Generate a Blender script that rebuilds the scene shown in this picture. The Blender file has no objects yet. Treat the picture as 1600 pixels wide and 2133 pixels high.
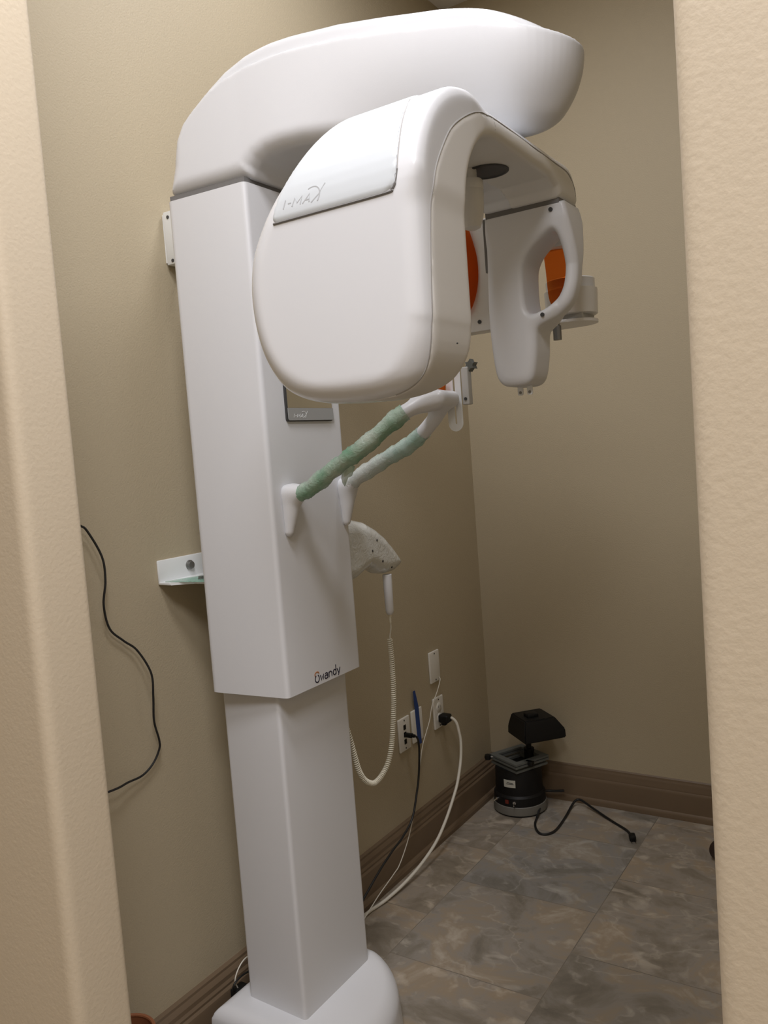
import bpy, bmesh, math, random
import numpy as np
from mathutils import Vector, Matrix

random.seed(7)
SC = bpy.context.scene
COL = SC.collection
PI = math.pi

# ------------------------------------------------------------------ materials
def new_mat(name):
    m = bpy.data.materials.new(name); m.use_nodes = True
    nt = m.node_tree
    return m, nt, nt.nodes['Principled BSDF']

def plain(name, col, rough=0.5, metal=0.0, coat=0.0, bump=0.0, bscale=200.0, var=0.0, ior=1.5, spec=None):
    m, nt, b = new_mat(name)
    b.inputs['Base Color'].default_value = (*col, 1)
    b.inputs['Roughness'].default_value = rough
    b.inputs['Metallic'].default_value = metal
    b.inputs['Coat Weight'].default_value = coat
    b.inputs['IOR'].default_value = ior
    if spec is not None: b.inputs['Specular IOR Level'].default_value = spec
    tc = nt.nodes.new('ShaderNodeTexCoord')
    n = nt.nodes.new('ShaderNodeTexNoise'); n.inputs['Scale'].default_value = bscale
    n.inputs['Detail'].default_value = 3
    nt.links.new(tc.outputs['Object'], n.inputs['Vector'])
    if var > 0:
        mx = nt.nodes.new('ShaderNodeMixRGB'); mx.blend_type = 'MULTIPLY'
        mx.inputs['Fac'].default_value = 1
        mx.inputs['Color1'].default_value = (*col, 1)
        mr = nt.nodes.new('ShaderNodeMapRange')
        mr.inputs['To Min'].default_value = 1 - var; mr.inputs['To Max'].default_value = 1 + var
        n2 = nt.nodes.new('ShaderNodeTexNoise'); n2.inputs['Scale'].default_value = bscale * .05
        nt.links.new(tc.outputs['Object'], n2.inputs['Vector'])
        nt.links.new(n2.outputs['Fac'], mr.inputs['Value'])
        nt.links.new(mr.outputs['Result'], mx.inputs['Color2'])
        nt.links.new(mx.outputs['Color'], b.inputs['Base Color'])
    if bump > 0:
        bp = nt.nodes.new('ShaderNodeBump'); bp.inputs['Strength'].default_value = bump
        bp.inputs['Distance'].default_value = 0.002
        nt.links.new(n.outputs['Fac'], bp.inputs['Height'])
        nt.links.new(bp.outputs['Normal'], b.inputs['Normal'])
    return m

def floor_mat():
    m, nt, b = new_mat('stone_tile')
    N = nt.nodes.new; L = nt.links.new
    tc = N('ShaderNodeTexCoord')
    sp = N('ShaderNodeSeparateXYZ'); L(tc.outputs['Object'], sp.inputs[0])
    cb = N('ShaderNodeCombineXYZ')
    ax = N('ShaderNodeMath'); ax.operation = 'ADD'; ax.inputs[1].default_value = 9.0 + .965
    ay = N('ShaderNodeMath'); ay.operation = 'ADD'; ay.inputs[1].default_value = 9.0 - .195
    L(sp.outputs['Y'], ax.inputs[0]); L(sp.outputs['X'], ay.inputs[0])
    L(ax.outputs[0], cb.inputs['X']); L(ay.outputs[0], cb.inputs['Y'])
    br = N('ShaderNodeTexBrick')
    br.inputs['Scale'].default_value = 1; br.inputs['Brick Width'].default_value = .43
    br.inputs['Row Height'].default_value = .45; br.inputs['Mortar Size'].default_value = .0016
    br.inputs['Mortar Smooth'].default_value = .4
    br.inputs['Color1'].default_value = (.0, .0, .0, 1); br.inputs['Color2'].default_value = (1, 1, 1, 1)
    br.inputs['Mortar'].default_value = (.5, .5, .5, 1)
    br.offset = .5; br.offset_frequency = 2
    L(cb.outputs[0], br.inputs['Vector'])
    # shift the stone pattern from tile to tile
    sh = N('ShaderNodeVectorMath'); sh.operation = 'SCALE'; sh.inputs[3].default_value = 3.0
    L(br.outputs['Color'], sh.inputs[0])
    vv = N('ShaderNodeVectorMath'); vv.operation = 'ADD'
    L(tc.outputs['Object'], vv.inputs[0]); L(sh.outputs[0], vv.inputs[1])
    mp = N('ShaderNodeMapping'); mp.inputs['Rotation'].default_value = (0, 0, .6)
    mp.inputs['Scale'].default_value = (1, 1.2, 1)
    L(vv.outputs[0], mp.inputs['Vector'])
    n1 = N('ShaderNodeTexNoise'); n1.inputs['Scale'].default_value = 5.0; n1.inputs['Detail'].default_value = 12
    n1.inputs['Roughness'].default_value = .62; n1.inputs['Distortion'].default_value = .5
    L(mp.outputs[0], n1.inputs['Vector'])
    r1 = N('ShaderNodeValToRGB')
    e = r1.color_ramp.elements
    e[0].position = .30; e[0].color = (.15, .135, .11, 1)
    e[1].position = .72; e[1].color = (.46, .42, .36, 1)
    for p, c in ((.42, (.22, .20, .165, 1)), (.50, (.28, .26, .23, 1)), (.58, (.31, .26, .195, 1))):
        k = e.new(p); k.color = c
    L(n1.outputs['Fac'], r1.inputs['Fac'])
    # fine chips
    n2 = N('ShaderNodeTexNoise'); n2.inputs['Scale'].default_value = 14; n2.inputs['Detail'].default_value = 9
    n2.inputs['Distortion'].default_value = .6
    L(mp.outputs[0], n2.inputs['Vector'])
    r2 = N('ShaderNodeValToRGB'); r2.color_ramp.elements[0].position = .56; r2.color_ramp.elements[1].position = .78
    L(n2.outputs['Fac'], r2.inputs['Fac'])
    # veins: thin bands of a warped noise
    n3 = N('ShaderNodeTexNoise'); n3.inputs['Scale'].default_value = 1.7; n3.inputs['Detail'].default_value = 7
    n3.inputs['Distortion'].default_value = .5
    L(mp.outputs[0], n3.inputs['Vector'])
    sb = N('ShaderNodeMath'); sb.operation = 'SUBTRACT'; sb.inputs[1].default_value = .5
    ab = N('ShaderNodeMath'); ab.operation = 'ABSOLUTE'
    L(n3.outputs['Fac'], sb.inputs[0]); L(sb.outputs[0], ab.inputs[0])
    r3 = N('ShaderNodeValToRGB'); r3.color_ramp.elements[0].position = .0; r3.color_ramp.elements[1].position = .005
    r3.color_ramp.elements[0].color = (.6, .6, .6, 1); r3.color_ramp.elements[1].color = (0, 0, 0, 1)
    L(ab.outputs[0], r3.inputs['Fac'])
    mm = N('ShaderNodeMath'); mm.operation = 'MULTIPLY'; L(r3.outputs[0], mm.inputs[0]); L(n2.outputs['Fac'], mm.inputs[1])
    mx = N('ShaderNodeMath'); mx.operation = 'MAXIMUM'
    ml = N('ShaderNodeMath'); ml.operation = 'MULTIPLY'; ml.inputs[1].default_value = .75; L(r2.outputs[0], ml.inputs[0])
    L(mm.outputs[0], mx.inputs[0]); L(ml.outputs[0], mx.inputs[1])
    c1 = N('ShaderNodeMixRGB'); c1.inputs['Color2'].default_value = (.58, .54, .47, 1)
    L(mx.outputs[0], c1.inputs['Fac']); L(r1.outputs[0], c1.inputs['Color1'])
    # per tile tint
    c2 = N('ShaderNodeMixRGB'); c2.blend_type = 'MULTIPLY'; c2.inputs['Fac'].default_value = 1
    rt = N('ShaderNodeValToRGB')
    rt.color_ramp.elements[0].color = (.90, .92, .95, 1); rt.color_ramp.elements[1].color = (1.12, 1.03, .92, 1)
    L(br.outputs['Color'], rt.inputs['Fac']); L(c1.outputs[0], c2.inputs['Color1']); L(rt.outputs[0], c2.inputs['Color2'])
    c3 = N('ShaderNodeMixRGB'); c3.inputs['Color2'].default_value = (.09, .08, .065, 1)
    jf = N('ShaderNodeMath'); jf.operation = 'MULTIPLY'; jf.inputs[1].default_value = .55
    L(br.outputs['Fac'], jf.inputs[0])
    L(jf.outputs[0], c3.inputs['Fac']); L(c2.outputs[0], c3.inputs['Color1'])
    L(c3.outputs[0], b.inputs['Base Color'])
    b.inputs['Roughness'].default_value = .55
    bp = N('ShaderNodeBump'); bp.inputs['Strength'].default_value = .25; bp.inputs['Distance'].default_value = .002
    L(n2.outputs['Fac'], bp.inputs['Height']); L(bp.outputs[0], b.inputs['Normal'])
    return m

def film_mat(name, green, dens):
    """thin crinkled cling film, tinted green in patches, over a white tube"""
    m, nt, b = new_mat(name)
    N = nt.nodes.new; L = nt.links.new
    tc = N('ShaderNodeTexCoord')
    n = N('ShaderNodeTexNoise'); n.inputs['Scale'].default_value = 9; n.inputs['Detail'].default_value = 6
    L(tc.outputs['Object'], n.inputs['Vector'])
    r = N('ShaderNodeValToRGB'); r.color_ramp.elements[0].position = .34; r.color_ramp.elements[1].position = .66
    r.color_ramp.elements[0].color = (.70, .74, .68, 1); r.color_ramp.elements[1].color = (*green, 1)
    L(n.outputs['Fac'], r.inputs['Fac']); L(r.outputs[0], b.inputs['Base Color'])
    b.inputs['Roughness'].default_value = .22
    b.inputs['Alpha'].default_value = dens
    v = N('ShaderNodeTexNoise'); v.inputs['Scale'].default_value = 70; v.inputs['Detail'].default_value = 4
    v.inputs['Distortion'].default_value = 2.5
    L(tc.outputs['Object'], v.inputs['Vector'])
    bp = N('ShaderNodeBump'); bp.inputs['Strength'].default_value = .55; bp.inputs['Distance'].default_value = .004
    L(v.outputs['Fac'], bp.inputs['Height']); L(bp.outputs[0], b.inputs['Normal'])
    return m

M = {}
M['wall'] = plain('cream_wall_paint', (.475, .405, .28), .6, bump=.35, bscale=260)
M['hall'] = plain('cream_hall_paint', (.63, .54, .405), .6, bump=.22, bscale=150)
M['ceil'] = plain('white_ceiling_paint', (.82, .80, .76), .8, bump=.2, bscale=150)
M['floor'] = floor_mat()
M['base_trim'] = plain('brown_baseboard_paint', (.165, .115, .070), .45, bump=.1, bscale=90, var=.12)
M['white'] = plain('white_enamel', (.70, .71, .73), .38, bump=.06, bscale=900)
M['gloss'] = plain('glossy_white_plastic', (.72, .735, .76), .22, coat=.25)
M['panel'] = plain('cool_white_panel', (.62, .66, .69), .35)
M['insert'] = plain('ivory_plastic', (.74, .73, .70), .28)
M['seam'] = plain('dark_seam_rubber', (.16, .155, .15), .6)
M['lseam'] = plain('grey_seam_rubber', (.36, .35, .34), .6)
M['dark'] = plain('dark_grey_rubber', (.045, .045, .045), .5)
M['grey'] = plain('grey_plastic', (.50, .50, .48), .45)
M['ink'] = plain('navy_ink', (.012, .012, .035), .4)
M['light_ink'] = plain('light_grey_ink', (.72, .74, .74), .4)
M['copper'] = plain('copper_ink', (.45, .17, .06), .4)
M['pale_ink'] = plain('pale_grey_ink', (.46, .48, .50), .4)
M['steel'] = plain('zinc_steel', (.25, .25, .24), .4, metal=.8)
M['black'] = plain('black_plastic', (.006, .006, .006), .5, spec=.3)
M['cable'] = plain('black_cable_rubber', (.010, .010, .010), .45)
M['wire'] = plain('ivory_cable_vinyl', (.74, .71, .62), .45)
M['coilm'] = plain('cream_cord_vinyl', (.72, .68, .55), .45)
M['plate'] = plain('white_wall_plate_plastic', (.78, .76, .70), .4)
M['tape'] = plain('blue_masking_tape', (.02, .055, .22), .7, bump=.3, bscale=500)
M['mirror'] = plain('mirror_glass', (.86, .87, .85), .02, metal=1.0)
M['frost'] = plain('frosted_grey_band', (.34, .345, .34), .3)
M['gunmetal'] = plain('grey_cast_metal', (.13, .14, .13), .5, metal=.1)
M['ringm'] = plain('pale_enamel_ring', (.17, .165, .145), .5)
M['labelm'] = plain('silver_label', (.55, .55, .48), .35)
M['red'] = plain('red_lamp_lens', (.16, .022, .012), .4)
M['chrome'] = plain('chrome', (.7, .7, .7), .15, metal=1.0)
M['terracotta'] = plain('orange_brown_plastic', (.30, .115, .05), .5)
M['caster'] = plain('dark_brown_rubber', (.035, .020, .014), .5)
M['bracket'] = plain('white_bracket_enamel', (.78, .80, .80), .35)
M['film'] = film_mat('green_cling_film', (.16, .40, .24), .80)
M['film2'] = film_mat('pale_cling_film', (.35, .62, .50), .62)

def orange_mat():
    m, nt, b = new_mat('orange_clear_acrylic')
    b.inputs['Base Color'].default_value = (.75, .19, .03, 1)
    b.inputs['Roughness'].default_value = .08
    b.inputs['Transmission Weight'].default_value = .82
    b.inputs['IOR'].default_value = 1.12
    return m
M['orange'] = orange_mat()
def gloss_film():
    m, nt, b = new_mat('crinkled_clear_wrap_over_white')
    b.inputs['Base Color'].default_value = (.66, .68, .66, 1); b.inputs['Roughness'].default_value = .12; b.inputs['Coat Weight'].default_value = .6; b.inputs['Coat Roughness'].default_value = .05
    tc = nt.nodes.new('ShaderNodeTexCoord')
    n = nt.nodes.new('ShaderNodeTexNoise'); n.inputs['Scale'].default_value = 45; n.inputs['Detail'].default_value = 5
    n.inputs['Distortion'].default_value = 2
    nt.links.new(tc.outputs['Object'], n.inputs['Vector'])
    bp = nt.nodes.new('ShaderNodeBump'); bp.inputs['Strength'].default_value = .5; bp.inputs['Distance'].default_value = .004
    nt.links.new(n.outputs['Fac'], bp.inputs['Height']); nt.links.new(bp.outputs[0], b.inputs['Normal'])
    return m
M['wrap'] = gloss_film()

# ------------------------------------------------------------------ object helpers
LAST = [None]
def link(name, me, mat, parent=None, kind=None, sharp=35, label=None):
    o = bpy.data.objects.new(name, me); COL.objects.link(o)
    if mat is not None: me.materials.append(mat)
    for p in me.polygons: p.use_smooth = True
    if sharp is not None:
        try: me.set_sharp_from_angle(angle=math.radians(sharp))
        except Exception: pass
    if parent is not None: o.parent = parent
    if kind: o['kind'] = kind
    if label: o['label'] = label
    LAST[0] = o
    return o

def from_bm(name, bm, mat, parent=None, **k):
    bmesh.ops.recalc_face_normals(bm, faces=bm.faces)
    me = bpy.data.meshes.new(name); bm.to_mesh(me); bm.free()
    return link(name, me, mat, parent, **k)

def thing(name, label, cat, group=None):
    o = bpy.data.objects.new(name, None); COL.objects.link(o)
    o.empty_display_size = .05
    o['label'] = label; o['category'] = cat
    if group: o['group'] = group
    return o

def tag(o, label, cat, group=None):
    o['label'] = label; o['category'] = cat
    if group: o['group'] = group
    return o

def box_bm(bm, lo, hi, bevel=0.0, seg=3, mat=None):
    r = bmesh.ops.create_cube(bm, size=1)
    vs = r['verts']
    c = [(a + b) / 2 for a, b in zip(lo, hi)]; s = [b - a for a, b in zip(lo, hi)]
    for v in vs: v.co = Vector((v.co.x * s[0] + c[0], v.co.y * s[1] + c[1], v.co.z * s[2] + c[2]))
    if bevel > 0:
        es = list({e for v in vs for e in v.link_edges})
        r2 = bmesh.ops.bevel(bm, geom=es, offset=bevel, segments=seg, profile=.5, affect='EDGES')
        vs = list({v for f in r2['faces'] for v in f.verts} | {v for v in vs if v.is_valid})
    if mat is not None:
        for v in vs: v.co = mat @ v.co
    return vs

def prism_bm(bm, poly, axis, a, b, bevel=0.0, seg=3, bevel_all=True):
    """extrude a 2D polygon along axis; poly axes: x->(y,z)  y->(x,z)  z->(x,y)"""
    def P(u, v, h):
        return {'x': (h, u, v), 'y': (u, h, v), 'z': (u, v, h)}[axis]
    lo = [bm.verts.new(P(u, v, a)) for u, v in poly]
    hi = [bm.verts.new(P(u, v, b)) for u, v in poly]
    n = len(poly); fs = []
    fs.append(bm.faces.new(lo)); fs.append(bm.faces.new(hi[::-1]))
    for i in range(n):
        fs.append(bm.faces.new((lo[i], hi[i], hi[(i + 1) % n], lo[(i + 1) % n])))
    if bevel > 0:
        es = list({e for f in (fs if bevel_all else fs[:2]) for e in f.edges})
        bmesh.ops.bevel(bm, geom=es, offset=bevel, segments=seg, profile=.5, affect='EDGES')

def round_poly(poly, r, seg=6):
    """round the corners of a 2D polygon; r is one radius or one per corner"""
    out = []; n = len(poly)
    for i in range(n):
        p0 = Vector(poly[i - 1]); p1 = Vector(poly[i]); p2 = Vector(poly[(i + 1) % n])
        rr = r[i] if isinstance(r, (list, tuple)) else r
        if rr <= 0: out.append(tuple(p1)); continue
        d0 = (p0 - p1).normalized(); d1 = (p2 - p1).normalized()
        ang = d0.angle(d1); t = min(rr / math.tan(ang / 2), (p0 - p1).length * .49, (p2 - p1).length * .49)
        a = p1 + d0 * t; b = p1 + d1 * t
        for k in range(seg + 1):
            s = k / seg
            out.append(tuple((1 - s) ** 2 * a + 2 * s * (1 - s) * p1 + s * s * b))
    return out

def catmull(pts, n=10, closed=False):
    P = [Vector(p) for p in pts]; out = []
    m = len(P)
    rng = range(m) if closed else range(m - 1)
    for i in rng:
        if closed: p0, p1, p2, p3 = P[i - 1], P[i], P[(i + 1) % m], P[(i + 2) % m]
        else:
            p1, p2 = P[i], P[i + 1]
            p0 = P[i - 1] if i > 0 else p1 * 2 - p2
            p3 = P[i + 2] if i + 2 < m else p2 * 2 - p1
        for k in range(n):
            t = k / n
            out.append(.5 * ((2 * p1) + (p2 - p0) * t + (2 * p0 - 5 * p1 + 4 * p2 - p3) * t * t + (3 * p1 - p0 - 3 * p2 + p3) * t ** 3))
    if not closed: out.append(P[-1])
    return out

def tube_bm(bm, path, rad, seg=10, cap=True, closed=False, flat=None):
    """tube along a path; rad is a number or a function of (index/last, angle); flat=(normal, factor) squashes it"""
    n = len(path); rings = []
    t0 = (path[1] - path[0]).normalized()
    up = Vector((0, 0, 1)) if abs(t0.z) < .9 else Vector((1, 0, 0))
    nrm = t0.cross(up).normalized()
    for i in range(n):
        if closed: t = (path[(i + 1) % n] - path[i - 1]).normalized()
        else: t = (path[min(i + 1, n - 1)] - path[max(i - 1, 0)]).normalized()
        nrm = (nrm - t * nrm.dot(t)).normalized(); bi = t.cross(nrm)
        ring = []
        for k in range(seg):
            a = 2 * PI * k / seg
            r = rad(i / max(n - 1, 1), a) if callable(rad) else rad
            d = nrm * math.cos(a) * r + bi * math.sin(a) * r
            if flat: d -= flat[0] * d.dot(flat[0]) * (1 - flat[1])
            ring.append(bm.verts.new(path[i] + d))
        rings.append(ring)
    for i in range(n if closed else n - 1):
        A, B = rings[i], rings[(i + 1) % n]
        for k in range(seg): bm.faces.new((A[k], A[(k + 1) % seg], B[(k + 1) % seg], B[k]))
    if cap and not closed:
        bm.faces.new(rings[0][::-1]); bm.faces.new(rings[-1])

def tube(name, pts, r, mat, parent=None, n=10, seg=10, **k):
    bm = bmesh.new(); tube_bm(bm, catmull(pts, n), r, seg)
    return from_bm(name, bm, mat, parent, **k)

def lathe_bm(bm, prof, centre, axis='z', seg=40):
    """revolve (radius, height) pairs"""
    rings = []
    for r, h in prof:
        ring = []
        for k in range(seg):
            a = 2 * PI * k / seg; c, s = r * math.cos(a), r * math.sin(a)
            p = {'z': (c, s, h), 'x': (h, c, s), 'y': (c, h, s)}[axis]
            ring.append(bm.verts.new(Vector(centre) + Vector(p)))
        rings.append(ring)
    for A, B in zip(rings, rings[1:]):
        for k in range(seg): bm.faces.new((A[k], A[(k + 1) % seg], B[(k + 1) % seg], B[k]))
    bm.faces.new(rings[0][::-1]); bm.faces.new(rings[-1])

def lathe(name, prof, centre, mat, parent=None, axis='z', seg=40, **k):
    bm = bmesh.new(); lathe_bm(bm, prof, centre, axis, seg)
    return from_bm(name, bm, mat, parent, **k)

def box(name, lo, hi, mat, parent=None, bevel=.0, seg=3, **k):
    bm = bmesh.new(); box_bm(bm, lo, hi, bevel, seg)
    return from_bm(name, bm, mat, parent, **k)

def prism(name, poly, axis, a, b, mat, parent=None, bevel=0.0, seg=3, bevel_all=True, **k):
    bm = bmesh.new(); prism_bm(bm, poly, axis, a, b, bevel, seg, bevel_all)
    return from_bm(name, bm, mat, parent, **k)

def strokes(name, lines, frame, r, mat, parent, flat=.35):
    """lettering from strokes; frame = (origin, u, v, n): 2D points are laid on a surface"""
    O, U, V, Nn = [Vector(x) for x in frame]
    bm = bmesh.new()
    for ln in lines:
        pts = [O + U * p[0] + V * p[1] for p in ln]
        tube_bm(bm, pts, r, 8, flat=(Nn, flat))
    return from_bm(name, bm, mat, parent)

def arc2(cx, cy, rx, ry, a0, a1, n=14):
    return [(cx + rx * math.cos(math.radians(a0 + (a1 - a0) * k / n)), cy + ry * math.sin(math.radians(a0 + (a1 - a0) * k / n))) for k in range(n + 1)]

# ------------------------------------------------------------------ smooth solids from distance fields
def poly_sdf(P, poly):
    poly = np.asarray(poly, float); n = len(poly)
    d2 = np.full(len(P), 1e9); ins = np.zeros(len(P), bool)
    for i in range(n):
        a = poly[i]; b = poly[(i + 1) % n]; e = b - a; L2 = e @ e
        if L2 < 1e-14: continue
        w = P - a; t = np.clip((w @ e) / L2, 0, 1)
        q = w - t[:, None] * e; d2 = np.minimum(d2, (q * q).sum(1))
        c = ((a[1] > P[:, 1]) != (b[1] > P[:, 1]))
        if abs(e[1]) > 1e-12:
            xi = a[0] + (P[:, 1] - a[1]) * e[0] / e[1]
            ins ^= c & (P[:, 0] < xi)
    return np.where(ins, -1, 1) * np.sqrt(d2)

def smax(a, b, k):
    return np.minimum(np.maximum(a, b), -k) + np.hypot(np.maximum(a + k, 0), np.maximum(b + k, 0))
def smin(a, b, k): return -smax(-a, -b, k)

class Grid:
    def __init__(s, lo, hi, h):
        s.lo = np.array(lo, float); s.h = h
        s.n = np.ceil((np.array(hi) - s.lo) / h).astype(int) + 1
        s.x, s.y, s.z = [s.lo[i] + h * np.arange(s.n[i]) for i in range(3)]
        s.X = s.x[:, None, None]; s.Y = s.y[None, :, None]; s.Z = s.z[None, None, :]
    def xz(s, poly):
        A, B = np.meshgrid(s.x, s.z, indexing='ij')
        return poly_sdf(np.c_[A.ravel(), B.ravel()], poly).reshape(A.shape)[:, None, :]
    def yz(s, poly):
        A, B = np.meshgrid(s.y, s.z, indexing='ij')
        return poly_sdf(np.c_[A.ravel(), B.ravel()], poly).reshape(A.shape)[None, :, :]
    def xy(s, poly):
        A, B = np.meshgrid(s.x, s.y, indexing='ij')
        return poly_sdf(np.c_[A.ravel(), B.ravel()], poly).reshape(A.shape)[:, :, None]
    def capsule(s, a, b, ra, rb):
        a = np.array(a); b = np.array(b); e = b - a
        t = np.clip(((s.X - a[0]) * e[0] + (s.Y - a[1]) * e[1] + (s.Z - a[2]) * e[2]) / (e @ e), 0, 1)
        return np.sqrt((s.X - a[0] - t * e[0]) ** 2 + (s.Y - a[1] - t * e[1]) ** 2 + (s.Z - a[2] - t * e[2]) ** 2) - (ra + (rb - ra) * t)
    def rbox(s, lo, hi, r):
        q = [np.maximum(lo[i] + r - c, c - hi[i] + r) for i, c in enumerate((s.X, s.Y, s.Z))]
        return np.sqrt(sum(np.maximum(v, 0) ** 2 for v in q)) + np.minimum(np.maximum(np.maximum(q[0], q[1]), q[2]), 0) - r

def sample(G, D, V):
    u = (V - G.lo) / G.h; i = np.clip(np.floor(u).astype(int), 0, G.n - 2); f = u - i
    r = 0
    for dx in (0, 1):
        for dy in (0, 1):
            for dz in (0, 1):
                w = (f[:, 0] if dx else 1 - f[:, 0]) * (f[:, 1] if dy else 1 - f[:, 1]) * (f[:, 2] if dz else 1 - f[:, 2])
                r = r + w * D[i[:, 0] + dx, i[:, 1] + dy, i[:, 2] + dz]
    return r

def sdf_mesh(name, G, D, mat, parent=None, sharp=None, smooth=3, **kw):
    D = np.broadcast_to(D, tuple(G.n)).astype(float).copy()
    D[[0, -1]] = np.abs(D[[0, -1]]) + 1e-6; D[:, [0, -1]] = np.abs(D[:, [0, -1]]) + 1e-6
    D[:, :, [0, -1]] = np.abs(D[:, :, [0, -1]]) + 1e-6
    D[D == 0] = 1e-9
    S = D < 0
    cs = np.zeros(tuple(G.n - 1), int); acc = np.zeros((*(G.n - 1), 3)); cnt = np.zeros(tuple(G.n - 1))
    nx, ny, nz = G.n
    sl = lambda o, m: slice(o, m - 1 + o)
    for ax in range(3):
        o2 = [(a, b) for a in (0, 1) for b in (0, 1)]
        for a, b in o2:
            off = [0, 0, 0]; oth = [i for i in range(3) if i != ax]; off[oth[0]] = a; off[oth[1]] = b
            off1 = list(off); off1[ax] = 1
            A = D[sl(off[0], nx), sl(off[1], ny), sl(off[2], nz)]; B = D[sl(off1[0], nx), sl(off1[1], ny), sl(off1[2], nz)]
            c = (A < 0) != (B < 0)
            t = np.where(c, A / np.where(c, A - B, 1), 0)
            for i in range(3):
                acc[..., i] += np.where(c, (t if i == ax else off[i]), 0)
            cnt += c
    act = cnt > 0
    idx = np.full(act.shape, -1); idx[act] = np.arange(act.sum())
    cells = np.argwhere(act)
    V = G.lo + (cells + acc[act] / cnt[act][:, None]) * G.h
    quads = []
    for ax in range(3):
        sa = [slice(None)] * 3; sb = [slice(None)] * 3
        sa[ax] = slice(0, -1); sb[ax] = slice(1, None)
        oth = [i for i in range(3) if i != ax]
        A = S[tuple(sa)]; B = S[tuple(sb)]
        E = np.argwhere(A != B)
        E = E[(E[:, oth[0]] > 0) & (E[:, oth[1]] > 0) & (E[:, oth[0]] < G.n[oth[0]] - 1) & (E[:, oth[1]] < G.n[oth[1]] - 1)]
        q = []
        for a, b in ((1, 1), (0, 1), (0, 0), (1, 0)):
            c = E.copy(); c[:, oth[0]] -= a; c[:, oth[1]] -= b
            q.append(idx[c[:, 0], c[:, 1], c[:, 2]])
        q = np.stack(q, 1)
        flip = S[E[:, 0], E[:, 1], E[:, 2]]
        if ax == 1: flip = ~flip
        q[~flip] = q[~flip][:, ::-1]
        quads.append(q)
    Q = np.concatenate(quads); Q = Q[(Q >= 0).all(1)]
    nb0 = np.concatenate([Q[:, 0], Q[:, 1], Q[:, 2], Q[:, 3]]); nb1 = np.concatenate([Q[:, 1], Q[:, 2], Q[:, 3], Q[:, 0]])
    e = G.h * .5
    for it in range(smooth):
        s = np.zeros_like(V); w = np.zeros(len(V))
        np.add.at(s, nb0, V[nb1]); np.add.at(w, nb0, 1); np.add.at(s, nb1, V[nb0]); np.add.at(w, nb1, 1)
        V = V + .5 * (s / np.maximum(w, 1)[:, None] - V)
        d = sample(G, D, V)
        g = np.stack([sample(G, D, V + e * np.eye(3)[i]) - sample(G, D, V - e * np.eye(3)[i]) for i in range(3)], 1) / (2 * e)
        V = V - np.clip(d, -G.h, G.h)[:, None] * g / np.maximum((g * g).sum(1), .25)[:, None]
    me = bpy.data.meshes.new(name)
    me.from_pydata(V.tolist(), [], Q.tolist()); me.update()
    return link(name, me, mat, parent, sharp=sharp, **kw)

# ------------------------------------------------------------------ camera (28 mm phone lens, slightly rolled)
yaw, pit, rol, FPX = -0.577999192, 0.0716068297, -0.0757220876, 1727.49279
fw = Vector((math.sin(yaw) * math.cos(pit), math.cos(yaw) * math.cos(pit), -math.sin(pit)))
r0 = Vector((math.cos(yaw), -math.sin(yaw), 0)); u0 = r0.cross(fw)
cr, sr = math.cos(rol), math.sin(rol)
rt = r0 * cr + u0 * sr; up = -r0 * sr + u0 * cr
cam = bpy.data.cameras.new('camera'); cam.sensor_fit = 'HORIZONTAL'; cam.sensor_width = 36
cam.lens = FPX / 1600 * 36; cam.clip_start = .02
co = bpy.data.objects.new('camera', cam); COL.objects.link(co)
mw = Matrix((( rt.x, up.x, -fw.x, 1.482), (rt.y, up.y, -fw.y, -2.983), (rt.z, up.z, -fw.z, 1.40), (0, 0, 0, 1)))
co.matrix_world = mw
SC.camera = co

# ------------------------------------------------------------------ the room
XL = -.028; HC = 3.075; XR = 2.05
YI, YO = -2.17, -2.27                       # inner and outer face of the doorway wall
box('floor', (-1.6, -4.7, -.05), (3.2, .1, 0), M['floor'], kind='structure')
box('ceiling', (-1.6, -4.7, HC), (3.2, .1, HC + .05), M['ceil'], kind='structure')
box('wall_left', (XL - .1, YI, 0), (XL, .1, HC), M['wall'], kind='structure')
box('wall_back', (XL, 0, 0), (XR, .1, HC), M['wall'], kind='structure')
box('wall_right', (XR, YI, 0), (XR + .1, .1, HC), M['wall'], kind='structure')
# doorway wall with rounded drywall corners
JL, JR, HD = .400, 1.322, 2.62
bm = bmesh.new()
prism_bm(bm, round_poly([(-1.6, YO), (JL, YO), (JL, YI), (-1.6, YI)], [0, .022, .012, 0], 8), 'z', 0, HC)
prism_bm(bm, round_poly([(3.2, YI), (JR, YI), (JR, YO), (3.2, YO)], [0, .012, .022, 0], 8), 'z', 0, HC)
from_bm('wall_front', bm, M['hall'], kind='structure', sharp=40)
box('wall_hall_left', (-1.7, -4.7, 0), (-1.6, YO, HC), M['hall'], kind='structure')
box('wall_hall_right', (3.2, -4.7, 0), (3.3, YI, HC), M['hall'], kind='structure')
box('wall_hall_back', (-1.7, -4.8, 0), (3.3, -4.7, HC), M['hall'], kind='structure')

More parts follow.
